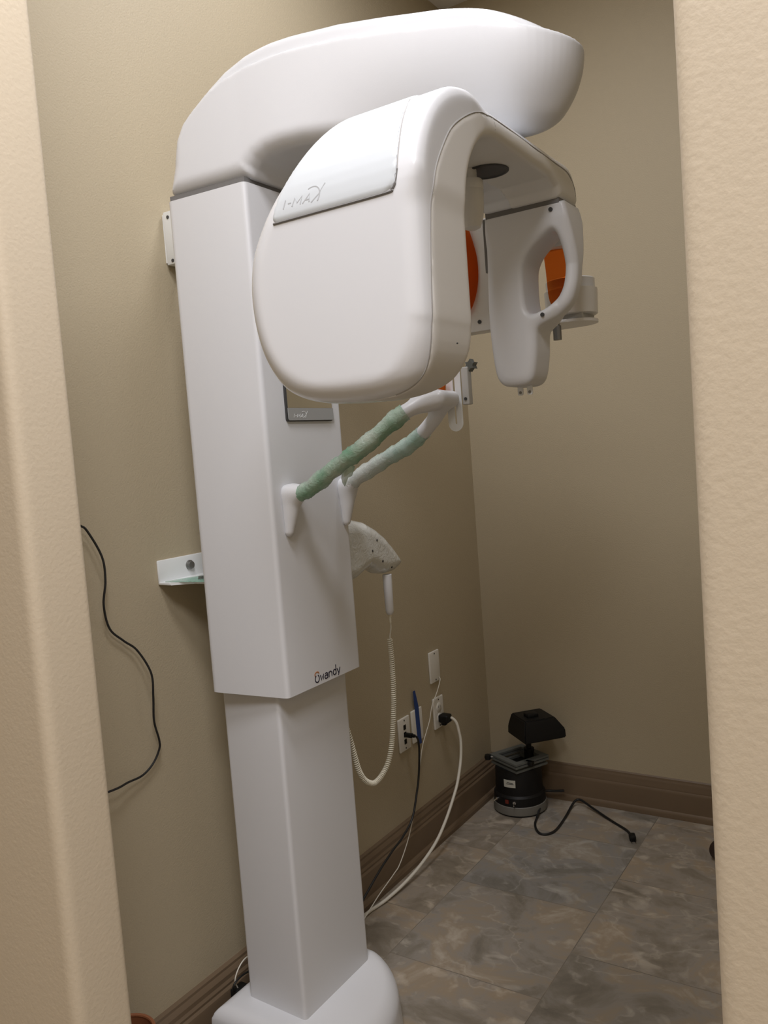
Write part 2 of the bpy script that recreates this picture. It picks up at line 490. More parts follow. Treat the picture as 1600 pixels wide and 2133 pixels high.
def baseboard(name, length, place):
    # stepped profile (depth, height)
    prof = [(0, 0), (.046, 0), (.046, .014), (.042, .021), (.034, .026), (.032, .090), (.030, .097), (.024, .102), (.024, .108),
            (.019, .114), (.018, .124), (.013, .131), (.010, .134), (.009, .140), (.0, .1445)]
    bm = bmesh.new()
    A = [bm.verts.new(place(d, h, 0)) for d, h in prof]; B = [bm.verts.new(place(d, h, length)) for d, h in prof]
    for i in range(len(prof)):
        j = (i + 1) % len(prof); bm.faces.new((A[i], A[j], B[j], B[i]))
    bm.faces.new(A[::-1]); bm.faces.new(B)
    return from_bm(name, bm, M['base_trim'], kind='structure', sharp=25)
baseboard('baseboard_left', -YI, lambda d, h, s: (XL + d, YI + s, h))
baseboard('baseboard_back', XR - XL, lambda d, h, s: (XL + s, -d * .46, h))

# ------------------------------------------------------------------ the x-ray machine
mach = thing('panoramic_xray_machine', 'tall white panoramic dental x-ray machine with overhead arm standing against the left wall', 'x-ray machine')
YC = -1.508
# --- base foot
YB = -1.515
G = Grid((.02, -1.78, -.03), (.46, -1.26, .18), .005)
plan = [(.050, YB - .194), (.24, YB - .198)] + [(.24 + .185 * math.cos(t) ** .9 if math.cos(t) > 0 else .24, YB + .198 * math.sin(t)) for t in np.linspace(-PI / 2 + .05, PI / 2 - .05, 24)] + [(.24, YB + .198), (.050, YB + .194)]
dp = G.xy(plan) + .07 * np.maximum(G.Z - .0, 0)
top = (G.Z - .142) + .45 * np.maximum(G.X - .28, 0) ** 1.2
d = smax(smax(dp, top, .032), -G.Z, .002)
sdf_mesh('base', G, d, M['white'], mach, sharp=60)
# --- fixed lower column
prism('fixed_column', round_poly([(.115, -1.628), (.29, -1.636), (.29, -1.378), (.115, -1.386)], .010, 4), 'z', .06, 1.6, M['white'], mach, sharp=50)
# --- sliding upper column
ZB, ZT = .889, 1.976
prism('sliding_column', round_poly([(.118, -1.664), (.33, -1.647), (.33, -1.371), (.118, -1.354)], [.016, .012, .012, .016], 5), 'z', ZB, ZT, M['white'], mach, sharp=50, bevel=0)
carriage = LAST[0]
prism('joint_gap', [(.124, -1.657), (.325, -1.641), (.325, -1.377), (.124, -1.361)], 'z', ZT - .002, ZT + .012, M['seam'], mach)
# wordmark in strokes near the lower edge of the front face
f = ((.3302, -1.552, .8965), (0, 1, 0), (0, 0, 1), (1, 0, 0))
W = []
W.append(arc2(.0088, .0080, .0074, .0082, 116, 424, 24))
x = .0205; h = .0122
sl = .0022
W.append([(x, h + .001), (x + .0035, .001), (x + .0065, h - .002), (x + .0098, .001), (x + .0128, h + .001)])
x = .0365
W.append(arc2(x + .006, .0040, .0056, .0038, 0, 360, 16)); W.append([(x + .0118, .0004), (x + .0118, .0085)] + arc2(x + .0065, .0085, .0053, .0042, 0, 140, 10))
x = .0530
W.append([(x, .0004), (x, .0122)]); W.append([(x, .0075)] + arc2(x + .0055, .0070, .0053, .0052, 170, 0, 10) + [(x + .0108, .0004)])
x = .0690
W.append(arc2(x + .0058, .0062, .0056, .0060, 0, 360, 18)); W.append([(x + .0114, .0004), (x + .0114, .0225)])
x = .0845
W.append([(x, .0122), (x + .0058, .0008)]); W.append([(x + .0122, .0128), (x + .0042, -.0045)])
strokes('wordmark', W, f, .0015, M['ink'], carriage)
strokes('wordmark_accent', [arc2(.0088, .0176, .0078, .0056, 175, 5, 14), [(.0012, .0176), (.0028, .0152)]], f, .0015, M['copper'], carriage)
# mirror on the front face
mp = round_poly([(-1.578, 1.482), (-1.412, 1.482), (-1.412, 1.80), (-1.578, 1.80)], .006, 4)
fr = prism('mirror', mp, 'x', .3295, .3345, M['dark'], carriage)
mp2 = [(-1.574, 1.5115), (-1.4135, 1.5115), (-1.4135, 1.797), (-1.574, 1.797)]
prism('mirror_glass', mp2, 'x', .334, .3355, M['mirror'], mach)
mg = LAST[0]
mg.parent = carriage
prism('mirror_band', round_poly([(-1.574, 1.4845), (-1.410, 1.4845), (-1.410, 1.5112), (-1.574, 1.5112)], [.004, .001, .001, .001], 3), 'x', .334, .336, M['frost'], carriage)
def model_strokes(s, slant=.35):
    """leaning capitals, the last one swept up by an arc"""
    def T(p): return ((p[0] + slant * p[1]) * s, p[1] * s)
    L = [[(0, 0), (0, 1)], [(.55, .48), (1.05, .48)],
         [(1.35, 0), (1.5, .95), (2.05, .25), (2.6, .95), (2.65, 0)],
         [(3.0, 0), (3.75, .98), (4.0, 0)], [(3.3, .32), (3.92, .32)],
         [(4.35, -.15), (5.25, .62), (5.75, 1.75)],
         arc2(3.95, .35, 1.45, 1.35, 118, -22, 16)]
    return [[T(p) for p in l] for l in L]
strokes('band_lettering', model_strokes(.0078), ((.3362, -1.556, 1.4905), (0, 1, 0), (0, 0, 1), (1, 0, 0)), .0008, M['light_ink'], carriage)

# --- overhead arm
G = Grid((.09, -1.70, 1.90), (1.03, -1.32, 2.27), .004)
prof = [(.114, 1.986), (.126, 2.02), (.139, 2.06), (.157, 2.098), (.182, 2.126), (.213, 2.149), (.251, 2.172), (.295, 2.188), (.347, 2.197), (.415, 2.200),
        (.463, 2.198), (.572, 2.186), (.67, 2.168), (.78, 2.145), (.88, 2.119), (1.02, 2.078), (1.02, 1.935), (.95, 1.947), (.85, 1.962), (.75, 1.978),
        (.65, 1.995), (.55, 2.012), (.47, 2.022), (.42, 2.024), (.385, 2.021), (.36, 2.013), (.345, 2.002), (.336, 1.986)]
zr = np.interp(G.x, [p[0] for p in prof[4:16]], [p[1] for p in prof[4:16]])[:, None, None]
tip = [(.845 + .158 * math.cos(t), YC + .117 * math.sin(t)) for t in np.linspace(-PI / 2, PI / 2, 30)]
plan = [(.112, YC - .148), (.130, YC - .156), (.33, YC - .1385), (.55, YC - .127), (.74, YC - .119)] + tip + [(.74, YC + .119), (.55, YC + .127), (.33, YC + .1385), (.130, YC + .156), (.112, YC + .148)]
w_ = np.clip((G.X - .40) / .52, 0, 1); w_ = w_ * w_ * (3 - 2 * w_)
dplan = G.xy(plan) + 2.9 * w_ * np.maximum(zr - G.Z, 0) ** 2
dprof = G.xz(prof)
kk = np.clip((zr - G.Z) / .08, 0, 1) * .030 + .003
d = smax(dprof, dplan, kk)
sdf_mesh('overhead_arm', G, d, M['white'], mach, sharp=None)
arm = LAST[0]
# glossy lid on the arm
ru = np.clip((G.X - .135) / .27, 0, 1); ru = ru * ru * (3 - 2 * ru)
lid = (G.Z - zr - .031 * ru) + 1.0 * np.maximum(G.X - .80, 0) ** 2
base_in = G.xy(plan) + .0055
dl = smax(smax(lid, base_in, .015), zr - .006 - G.Z, .001)
dl = smax(dl, .190 - G.X, .002)
sdf_mesh('arm_lid', G, dl, M['gloss'], arm, sharp=50)

# --- rotating C-arm with the tube head
XF = .925
G = Grid((.56, -2.01, 1.44), (.95, -1.26, 1.97), .004)
def ell(cy, cz, a, b, t0, t1, n=18):
    return [(cy + a * math.cos(math.radians(t0 + (t1 - t0) * k / n)), cz + b * math.sin(math.radians(t0 + (t1 - t0) * k / n))) for k in range(n + 1)]
couter = [(-1.98, 1.51), (-1.98, 1.60)] + ell(-1.78, 1.755, .20, .185, 180, 90) + [(-1.60, 1.943), (-1.35, 1.946)] + ell(-1.335, 1.896, .05, .05, 90, 0, 8) + \
         [(-1.279, 1.870), (-1.279, 1.466)] + ell(-1.935, 1.511, .045, .045, -90, -180, 8)
cinner = [(-1.20, 1.40), (-1.20, 1.870), (-1.388, 1.870), (-1.405, 1.884), (-1.44, 1.896), (-1.60, 1.897)] + ell(-1.68, 1.745, .158, .152, 90, 180) + [(-1.836, 1.66)] + \
         ell(-1.917, 1.560, .084, .094, 0, -90, 14) + [(-1.93, 1.40)]
tprof = [(.5945, 1.69), (.5915, 1.65), (.597, 1.600), (.611, 1.556), (.635, 1.519), (.663, 1.496), (.695, 1.480), (.73, 1.470), (.775, 1.465), (.825, 1.466),
         (.862, 1.478), (.889, 1.498), (.908, 1.528), (.920, 1.570), (.925, 1.63), (.925, 1.96), (.86, 1.985), (.80, 1.968), (.755, 1.932), (.705, 1.876), (.663, 1.818), (.629, 1.768), (.605, 1.727)]
tprof = [(p.x, p.y) for p in catmull([(a, b, 0) for a, b in tprof], 5, True)]
bprof = [(.735, 1.78), (XF, 1.78), (XF, 1.99), (.735, 1.99)]
sh = (-.018 * np.clip((G.Y + 1.80) / .40, 0, 1))
# shear of the front face towards the sensor side: shift x by resampling in y
C2 = G.yz(couter); CI = G.yz(cinner); T2 = G.xz(tprof); B2 = G.xz(bprof)
front = G.X - (XF + sh)
tube_side = smax(T2, G.Y + 1.765, .03)
xz = smin(tube_side, np.broadcast_to(B2, tuple(G.n)), .05)
d = smax(smax(xz, C2, .040), front, .016)
d = smax(d, -CI, .014)
D_arm = d
sdf_mesh('rotating_arm', G, D_arm, M['gloss'], mach, sharp=None)
rot = LAST[0]
seam_c = [(-1.285, 1.868), (-1.300, 1.893), (-1.322, 1.913), (-1.36, 1.927), (-1.50, 1.926), (-1.69, 1.925), (-1.735, 1.919), (-1.788, 1.906), (-1.836, 1.884), (-1.876, 1.858), (-1.907, 1.824),
          (-1.931, 1.789), (-1.944, 1.753), (-1.950, 1.714), (-1.955, 1.645), (-1.957, 1.60), (-1.957, 1.56), (-1.954, 1.53), (-1.952, 1.515), (-1.951, 1.50), (-1.950, 1.49), (-1.949, 1.482), (-1.948, 1.40)]
reg = seam_c + [(-1.25, 1.40)]
D_in = smax(smax(D_arm - .0012, G.yz(reg), .0008), (.800 - G.X), .001)
sdf_mesh('front_insert', G, D_in, M['insert'], rot, sharp=40, smooth=2)
# raised maintenance panel on the side of the tube head
pan = [(.672, 1.757), (.868, 1.757), (.880, 1.760), (.886, 1.768), (.889, 1.785), (.888, 1.83), (.880, 1.88), (.865, 1.92), (.850, 2.0), (.80, 2.0), (.765, 1.96), (.722, 1.885), (.680, 1.805), (.666, 1.766), (.667, 1.760)]
D_p = smax(smax(D_arm - .0022, G.xz(pan), .0012), G.Y + 1.74, .001)
sdf_mesh('side_panel', G, D_p, M['panel'], rot, sharp=40, smooth=2)
panel = LAST[0]

def on_surface(pts, D, G, lift=0.0, it=8):
    V = np.array(pts, float); e = G.h * .6
    for _ in range(it):
        d0 = sample(G, D, V) - lift
        g = np.stack([sample(G, D, V + e * np.eye(3)[i]) - sample(G, D, V - e * np.eye(3)[i]) for i in range(3)], 1) / (2 * e)
        V = V - d0[:, None] * g / np.maximum((g * g).sum(1), .3)[:, None]
    return [Vector(v) for v in V]
def march(fix, D, G, axis, lo, hi, n=60):
    """first surface point met going from lo to hi along one axis, the other two coordinates fixed"""
    out = []
    ts = np.linspace(lo, hi, 400)
    for p in fix:
        V = np.zeros((400, 3)); oth = [i for i in range(3) if i != axis]
        V[:, oth[0]] = p[0]; V[:, oth[1]] = p[1]; V[:, axis] = ts
        dd = sample(G, D, V); k = int(np.argmax(dd < 0)) if (dd < 0).any() else None
        if k is None: continue
        q = V[k].copy()
        if k > 0: q[axis] = ts[k - 1] + (ts[k] - ts[k - 1]) * dd[k - 1] / (dd[k - 1] - dd[k])
        out.append(Vector(q))
    return out
Dfull = np.broadcast_to(D_arm, tuple(G.n))
sc2 = [(p.x, p.y) for p in catmull([(a, b, 0) for a, b in seam_c[:-1]], 6)]
sp = march(sc2, Dfull, G, 0, .945, .70)
bm = bmesh.new(); tube_bm(bm, sp, .0013, 6); from_bm('front_seam', bm, M['lseam'], rot)
# lower edge and corner of the panel
pe = [(p.x, p.y) for p in catmull([(a, b, 0) for a, b in [(.668, 1.756), (.75, 1.756), (.868, 1.756), (.881, 1.7595), (.887, 1.768), (.890, 1.785)]], 8)]
pp = march(pe, Dfull, G, 1, -2.005, -1.80)
bm = bmesh.new(); tube_bm(bm, pp, lambda t, a: .0021 if t < .78 else .0012, 6); from_bm('panel_seam', bm, M['seam'], rot)
pe = [(p.x, p.y) for p in catmull([(a, b, 0) for a, b in [(.890, 1.785), (.889, 1.83), (.881, 1.88), (.868, 1.91)]], 8)]
pp = march(pe, Dfull, G, 1, -2.005, -1.70)
bm = bmesh.new(); tube_bm(bm, pp, .0010, 6); from_bm('panel_seam', bm, M['lseam'], rot)
# short joint across the bridge front
jp = march([(-1.705, z) for z in np.linspace(1.927, 1.899, 6)], Dfull, G, 0, .945, .8)
bm = bmesh.new(); tube_bm(bm, jp, .0011, 6); from_bm('bridge_joint', bm, M['lseam'], rot)
# crease line of the inner cover
jp = march([(p.x, p.y) for p in catmull([(-1.800, 1.853, 0), (-1.846, 1.78, 0), (-1.862, 1.714, 0), (-1.855, 1.64, 0), (-1.852, 1.58, 0), (-1.868, 1.53, 0), (-1.90, 1.50, 0)], 6)], Dfull, G, 0, .945, .8)
bm = bmesh.new(); tube_bm(bm, jp, .0009, 6); from_bm('cover_crease', bm, M['grey'], rot)
# model lettering on the panel
lt = model_strokes(.0122)
O = Vector((.690, 0, 1.7735))
pts_all = []
bm = bmesh.new()
Dp = np.broadcast_to(D_p, tuple(G.n))
for ln in lt:
    q = march([(O.x + p[0], O.z + p[1]) for p in ln], Dp, G, 1, -2.005, -1.85)
    if len(q) > 1: tube_bm(bm, q, .0013, 6, flat=(Vector((0, 1, 0)), .3))
from_bm('model_lettering', bm, M['pale_ink'], rot)
lathe('screw_hole', [(.0012, -.001), (.0012, .0008)], (.9264, -1.905, 1.548), M['dark'], rot, 'x', 10)

# rotation axis boss under the bridge
AX, AY, AZ = .830, -1.555, 1.896
lathe('axis_recess', [(.040, .003), (.040, -.0022), (.036, -.003), (.034, -.0012)], (AX, AY, AZ), M['dark'], rot, 'z', 40)
lathe('laser_column', [(.014, .0), (.014, -.020), (.0225, -.020), (.0245, -.023), (.0245, -.036), (.0238, -.038), (.0245, -.040), (.0235, -.066), (.0205, -.090), (.015, -.104), (.006, -.108)],
      (AX - .022, AY - .030, AZ + .001), M['insert'], rot, 'z', 40)

# --- sensor arm with its handle loop
G2 = Grid((.69, -1.42, 1.49), (.95, -1.24, 1.90), .003)
body = [(.737, 1.857), (.742, 1.8645), (.80, 1.865), (.900, 1.865), (.909, 1.861), (.915, 1.835), (.919, 1.80), (.921, 1.765), (.919, 1.735), (.913, 1.700), (.898, 1.668), (.868, 1.645), (.845, 1.632), (.834, 1.618),
        (.831, 1.58), (.824, 1.540), (.815, 1.522), (.800, 1.515), (.770, 1.515), (.750, 1.522), (.738, 1.545), (.732, 1.60), (.730, 1.66), (.733, 1.76)]
hole = [(.882, 1.812), (.891, 1.785), (.893, 1.745), (.886, 1.706), (.868, 1.678), (.846, 1.660), (.824, 1.658), (.814, 1.678), (.813, 1.735), (.818, 1.762), (.834, 1.785), (.864, 1.808)]
body = [(p.x, p.y) for p in catmull([(a, b, 0) for a, b in body], 3, True)]
hole = [(p.x, p.y) for p in catmull([(a, b, 0) for a, b in hole], 5, True)]
hd = G2.xz(body); hh = G2.xz(hole)
ysl = np.abs(G2.Y + 1.335 + 0 * G2.Z) - np.where(G2.Z > 1.70, .054, .054)
d = smax(hd, ysl, .005 + .019 * np.clip((1.850 - G2.Z) / .05, 0, 1))
d = smax(d, -hh, .012)
# the handle is slimmer than the body and stands back from it
hx = np.clip((G2.X - .845) / .03, 0, 1) * np.clip((1.835 - G2.Z) / .09, 0, 1)
d = smax(d, np.abs(G2.Y + 1.335) - (.054 - .030 * hx), .016)
# shallow dish running from the top block down into the neck
sdf_mesh('sensor_arm', G2, d, M['white'], mach, sharp=None)
sens = LAST[0]
box('joint_gasket', (.7305, -1.376, 1.755), (.7385, -1.300, 1.864), M['seam'], sens, .001, 1)
D_s = np.broadcast_to(d, tuple(G2.n))
prism('joint_gasket', round_poly([(.742, 1.848), (.900, 1.848), (.900, 1.876), (.742, 1.876)], .004, 2), 'y', -1.384, -1.286, M['seam'], sens)
for fx, fz in ((.883, 1.850), (.851, 1.651)):
    q = march([(fx, fz)], D_s, G2, 1, -1.41, -1.30)
    if q: lathe('screw', [(.0042, -.002), (.0042, .0006), (.003, .001)][::1], (q[0].x, q[0].y - .0008, q[0].z), M['dark'], sens, 'y', 14)
for tx in (.778, .799):
    prism('tab', round_poly([(tx - .006, 1.497), (tx + .006, 1.497), (tx + .006, 1.535), (tx - .006, 1.535)], .004, 3), 'y', -1.345, -1.342, M['bracket'], sens)
    lathe('rivet', [(.0030, -.0005), (.0030, .001)], (tx, -1.3462, 1.503), M['steel'], sens, 'y', 12)
# grip slot above the sensor joint
bm = bmesh.new(); tube_bm(bm, catmull([(.745, -1.3905, 1.884), (.80, -1.3905, 1.884), (.826, -1.3905, 1.884), (.833, -1.3905, 1.881), (.836, -1.3905, 1.874)], 6), .0014, 6)
from_bm('grip_slot', bm, M['dark'], rot)

# --- carrier plate behind the sensor with the temple rest
pl = round_poly([(.600, 1.655), (.745, 1.655), (.745, 1.90), (.600, 1.90)], .008, 3)
prism('carrier_plate', pl, 'y', -1.262, -1.215, M['insert'], mach, bevel=.003, seg=2)
carr = LAST[0]
lathe('screw', [(.0045, -.001), (.0045, .0012)], (.655, -1.2632, 1.676), M['dark'], carr, 'y', 14)
box('hanger', (.735, -1.275, 1.84), (.80, -1.215, 1.905), M['insert'], carr, .003)
def blade(name, x, parent, bend, ya, yb):
    # tapered acrylic blade, curved across its width
    outl = [(-.50, .50), (-.42, .545), (.42, .545), (.50, .50), (.47, .15), (.30, -.28), (.12, -.48), (0, -.52), (-.2, -.44), (-.40, -.15), (-.5, .2)]
    return outl
tmp = carr
def blade_obj(cx, cy, z0, z1, wdt, yawd, parent):
    n, mrows = 9, 18
    bm = bmesh.new(); rows = []
    th = .0022
    for side in (0, 1):
        R = []
        for i in range(mrows + 1):
            t = i / mrows; z = z1 + (z0 - z1) * t
            half = wdt * .5 * (min(1, .82 + .6 * t) if t < .3 else math.sqrt(max(0.0, 1 - ((t - .3) / .7) ** 2.6)) * 1.0)
            half = max(half, .0015)
            skew = .010 * math.sin(t * PI)
            row = []
            for j in range(n + 1):
                s = -1 + 2 * j / n
                u = s * half + skew; w = .010 * (s * s) * (half / (wdt * .5)) + (th if side else 0)
                ca, sa = math.cos(yawd), math.sin(yawd)
                row.append(bm.verts.new((cx + u * ca - w * sa, cy + u * sa + w * ca, z)))
            R.append(row)
        rows.append(R)
    for s, R in enumerate(rows):
        for i in range(mrows):
            for j in range(n):
                q = (R[i][j], R[i][j + 1], R[i + 1][j + 1], R[i + 1][j])
                bm.faces.new(q if s else q[::-1])
    A, B = rows
    loop = [(0, j) for j in range(n)] + [(i, n) for i in range(mrows)] + [(mrows, j) for j in range(n, 0, -1)] + [(i, 0) for i in range(mrows, 0, -1)]
    for k in range(len(loop)):
        a = loop[k]; b = loop[(k + 1) % len(loop)]
        bm.faces.new((A[a[0]][a[1]], A[b[0]][b[1]], B[b[0]][b[1]], B[a[0]][a[1]]))
    return from_bm('temple_blade', bm, M['orange'], parent, label='translucent orange acrylic blade')
blade_obj(.626, -1.283, 1.690, 1.880, .056, math.radians(8), carr)
blade_obj(.829, -1.240, 1.682, 1.838, .060, math.radians(14), carr)
box('blade_holder', (.755, -1.262, 1.806), (.862, -1.222, 1.846), M['insert'], carr, .004)
# head rest cup on its slotted shelf
CX, CY = .830, -1.150
bm = bmesh.new()
lathe_bm(bm, [(.054, 1.672), (.057, 1.674), (.0585, 1.722), (.0585, 1.7285)], (CX, CY, 0), 'z', 44)
from_bm('rest_cup', bm, M['insert'], carr)
lathe('cup_cap', [(.0540, 1.7285), (.0540, 1.750), (.052, 1.752)], (CX, CY, 0), M['gloss'], carr, 'z', 44)
prism('cup_shelf', round_poly([(.66, -1.216), (.80, -1.216)], 0, 2) + [(CX + .057 * math.cos(t), CY + .057 * math.sin(t)) for t in np.linspace(-PI / 2.2, PI / 2, 24)] + [(.66, CY + .057)], 'z', 1.654, 1.660, M['insert'], carr, .002, 2)
box('shelf_slot', (.790, -1.190, 1.660), (.868, -1.110, 1.673), M['grey'], carr, .001)
lathe('clamp_knob', [(.0095, 1.618), (.0095, 1.648), (.006, 1.651), (.006, 1.656)], (.814, -1.205, 0), M['steel'], carr, 'z', 10)

# --- chin rest on two wrapped tubes
G3 = Grid((.30, -1.66, 1.20), (.73, -1.32, 1.56), .004)
def arm_path(pts): return catmull(pts, 5)
A1 = arm_path([(.338, -1.590, 1.322), (.385, -1.590, 1.333), (.455, -1.582, 1.375), (.525, -1.572, 1.415), (.61, -1.540, 1.478), (.655, -1.50, 1.497)])
A2 = arm_path([(.338, -1.385, 1.318), (.362, -1.392, 1.338), (.46, -1.404, 1.381), (.555, -1.424, 1.418), (.63, -1.452, 1.465), (.658, -1.480, 1.490)])
d = None
for path, yb in ((A1, -1.590), (A2, -1.385)):
    for a, b in zip(path, path[1:]):
        c = G3.capsule(a, b, .0155, .0155); d = c if d is None else np.minimum(d, c)
for yb in (-1.590, -1.383):
    m_ = G3.capsule((.338, yb, 1.325), (.334, yb - .012 if yb < -1.5 else yb - .006, 1.245), .027, .011)
    d = smin(d, smax(m_, G3.Z - 1.347, .006), .016)
d = smin(d, G3.rbox((.615, -1.525, 1.482), (.690, -1.445, 1.515), .014), .02)
d = smax(d, .328 - G3.X, .001)
sdf_mesh('chin_rest_support', G3, d, M['white'], mach, sharp=None)
chin = LAST[0]
def sleeve(path, i0, i1, mat, seed, r=.0182):
    rnd = random.Random(seed)
    seg = path[i0:i1 + 1]; seg = catmull(seg, 4)
    n = len(seg)
    tab = [[rnd.uniform(-1, 1) for k in range(14)] for i in range(n)]
    def rad(t, a):
        i = min(int(t * (n - 1) + .5), n - 1); k = int(a / (2 * PI) * 14 + .5) % 14
        sw = .0007 * math.sin(t * 17 + seed) + .0013 * math.sin(t * 39 + a * 2)
        return r + sw + .0011 * tab[i][k]
    bm = bmesh.new(); tube_bm(bm, seg, rad, 14, cap=False)
    return from_bm('plastic_wrap', bm, mat, chin, sharp=None, label='crinkled green tinted cling film')
sleeve(A1, 3, 20, M['film'], 3)
sleeve(A2, 4, 17, M['film2'], 8)
# a torn loose flap of the film
bm = bmesh.new()
rows = []
for i in range(7):
    row = []
    for j in range(6):
        u = i / 6; v = j / 5
        row.append(bm.verts.new((.468 + .030 * u + .003 * math.sin(v * 7), -1.585 + .012 * v, 1.372 - .034 * v * (1 - .4 * u) + .004 * math.sin(u * 9 + v * 5) + .02 * u)))
    rows.append(row)
for i in range(6):
    for j in range(5): bm.faces.new((rows[i][j], rows[i + 1][j], rows[i + 1][j + 1], rows[i][j + 1]))
fl = from_bm('film_flap', bm, M['film2'], chin, sharp=None)
md = fl.modifiers.new('thickness', 'SOLIDIFY'); md.thickness = .0006
# slotted white bite strip, grey block, knob and orange chin plate
YS = -1.44
outer = [(.6545, 1.56), (.6545, 1.449)] + arc2(.6715, 1.449, .0170, .0170, 180, 360, 16) + [(.6885, 1.56)]
inner = [(.6745, 1.56), (.6745, 1.449)] + arc2(.6725, 1.449, .0022, .0022, 0, -180, 8) + [(.6703, 1.53), (.6703, 1.56)]
bm = bmesh.new()
prism_bm(bm, outer + inner, 'y', YS - .002, YS)
from_bm('bite_strip', bm, M['bracket'], chin, sharp=30)
box('chin_block', (.6905, -1.442, 1.485), (.706, -1.424, 1.562), M['grey'], chin, .002)
lathe('screw', [(.0032, -.001), (.0032, .0008)], (.6985, -1.4432, 1.497), M['dark'], chin, 'y', 14)
bm = bmesh.new()
star = []
for k in range(12):
    rr = .0135 if k % 2 == 0 else .0062
    star.append((.708 + rr * math.cos(k * PI / 6 + .4), 1.565 + rr * math.sin(k * PI / 6 + .4)))
prism_bm(bm, star, 'y', -1.436, -1.418, .001, 2)
from_bm('star_knob', bm, M['gunmetal'], chin)
prism('chin_plate', round_poly([(.60, 1.513), (.664, 1.513), (.668, 1.56), (.62, 1.56)], .004, 3), 'y', -1.470, -1.464, M['orange'], chin, label='translucent orange acrylic plate')

# --- shell on the far side of the column that holds the hand switch, in clear wrap
G4 = Grid((.18, -1.40, 1.04), (.36, -1.03, 1.26), .004)
sh_poly = [(-1.45, 1.245), (-1.30, 1.240), (-1.245, 1.227), (-1.192, 1.205), (-1.145, 1.179), (-1.105, 1.149), (-1.072, 1.121), (-1.056, 1.104), (-1.058, 1.092), (-1.070, 1.083), (-1.100, 1.076), (-1.150, 1.077), (-1.185, 1.084),
           (-1.215, 1.100), (-1.240, 1.106), (-1.265, 1.100), (-1.300, 1.088), (-1.45, 1.07)]
d = smax(G4.yz(sh_poly), np.abs(G4.X - .262) - .042 + .10 * np.maximum(G4.Y + 1.25, 0), .034)
sdf_mesh('switch_cradle', G4, d, M['wrap'], mach, sharp=None)
crad = LAST[0]
D4 = np.broadcast_to(d, tuple(G4.n))
for py, pz in ((-1.215, 1.176), (-1.243, 1.152), (-1.190, 1.118), (-1.135, 1.094)):
    q = march([(py, pz)], D4, G4, 0, .35, .2)
    if q: lathe('cradle_screw', [(.0035, -.002), (.0035, .0004), (.002, .001)], q[0], M['dark'], crad, 'x', 12)

# --- wall brackets
bm = bmesh.new()
box_bm(bm, (XL, -1.660, 1.130), (XL + .006, -1.355, 1.187), .0025, 2)
prism_bm(bm, round_poly([(XL + .002, -1.660), (.012, -1.660), (.058, -1.630), (.112, -1.630), (.112, -1.385), (.058, -1.385), (.012, -1.355), (XL + .002, -1.355)], [0, .008, .01, .008, .008, .01, .008, 0], 3), 'z', 1.130, 1.136, .0015, 2)
from_bm('wall_bracket', bm, M['bracket'], mach)
wb = LAST[0]
for yb in (-1.562, -1.453):
    lathe('bolt', [(.012, .0), (.012, .003), (.009, .005), (.009, .009), (.006, .010)], (XL + .006, yb, 1.163), M['steel'], wb, 'x', 16)
lathe('bolt', [(.009, .0), (.009, .003), (.007, .004), (.007, .008)], (.060, -1.606, 1.136), M['steel'], wb, 'z', 6)
prism('film_scrap', round_poly([(-.015, -1.655), (.06, -1.645), (.113, -1.636), (.116, -1.560), (.02, -1.560)], .006, 3), 'z', 1.1365, 1.1380, M['film2'], wb)
box('bracket_clamp', (.075, -1.600, 1.095), (.125, -1.420, 1.130), M['bracket'], wb, .003)
bm = bmesh.new()
box_bm(bm, (-.020, -1.545, 1.884), (.126, -1.500, 2.008), .002, 2)
box_bm(bm, (XL, -1.541, 1.890), (-.022, -1.470, 2.004), .001, 1)
box_bm(bm, (-.023, -1.539, 1.892), (-.018, -1.510, 2.000))
ub = from_bm('upper_bracket', bm, M['bracket'], mach)
lathe('screw', [(.004, -.001), (.004, .0008)], (-.004, -1.5456, 1.994), M['dark'], ub, 'y', 12)
lathe('screw', [(.004, -.001), (.004, .0008)], (.0, -1.5456, 1.892), M['dark'], ub, 'y', 12)

# ------------------------------------------------------------------ hand switch on its coiled cord
hs = thing('hand_switch', 'white exposure hand switch on a cream coiled cord hanging right of the column', 'hand switch')
HX = .315
lathe('grip', [(.006, .968), (.0095, .972), (.0112, .980), (.0118, 1.03), (.0125, 1.060), (.0125, 1.076)], (.282, -1.152, 0), M['white'], hs, 'z', 24)
lathe('strain_relief', [(.0024, .945), (.0030, .950), (.0027, .952), (.0033, .957), (.0030, .959), (.0040, .964), (.0046, .970)], (.282, -1.152, 0), M['coilm'], hs, 'z', 14)
cp = [(.282, -1.152, .948), (.278, -1.146, .926), (.274, -1.146, .905)]
tube('cord', [(.282, -1.152, .952), (.279, -1.148, .930), (.273, -1.1465, .907), (.272, -1.1455, .893)], .0020, M['wire'], hs, 6, 8)
ctr = catmull([(.27, -1.144, .900), (.27, -1.142, .847), (.27, -1.142, .808), (.27, -1.145, .755), (.27, -1.152, .704), (.27, -1.166, .643), (.27, -1.178, .607), (.27, -1.199, .575), (.27, -1.228, .556),
               (.27, -1.257, .548), (.27, -1.279, .551), (.27, -1.309, .571), (.27, -1.331, .604), (.268, -1.342, .646), (.262, -1.350, .698), (.25, -1.355, .755), (.23, -1.357, .83)], 12)
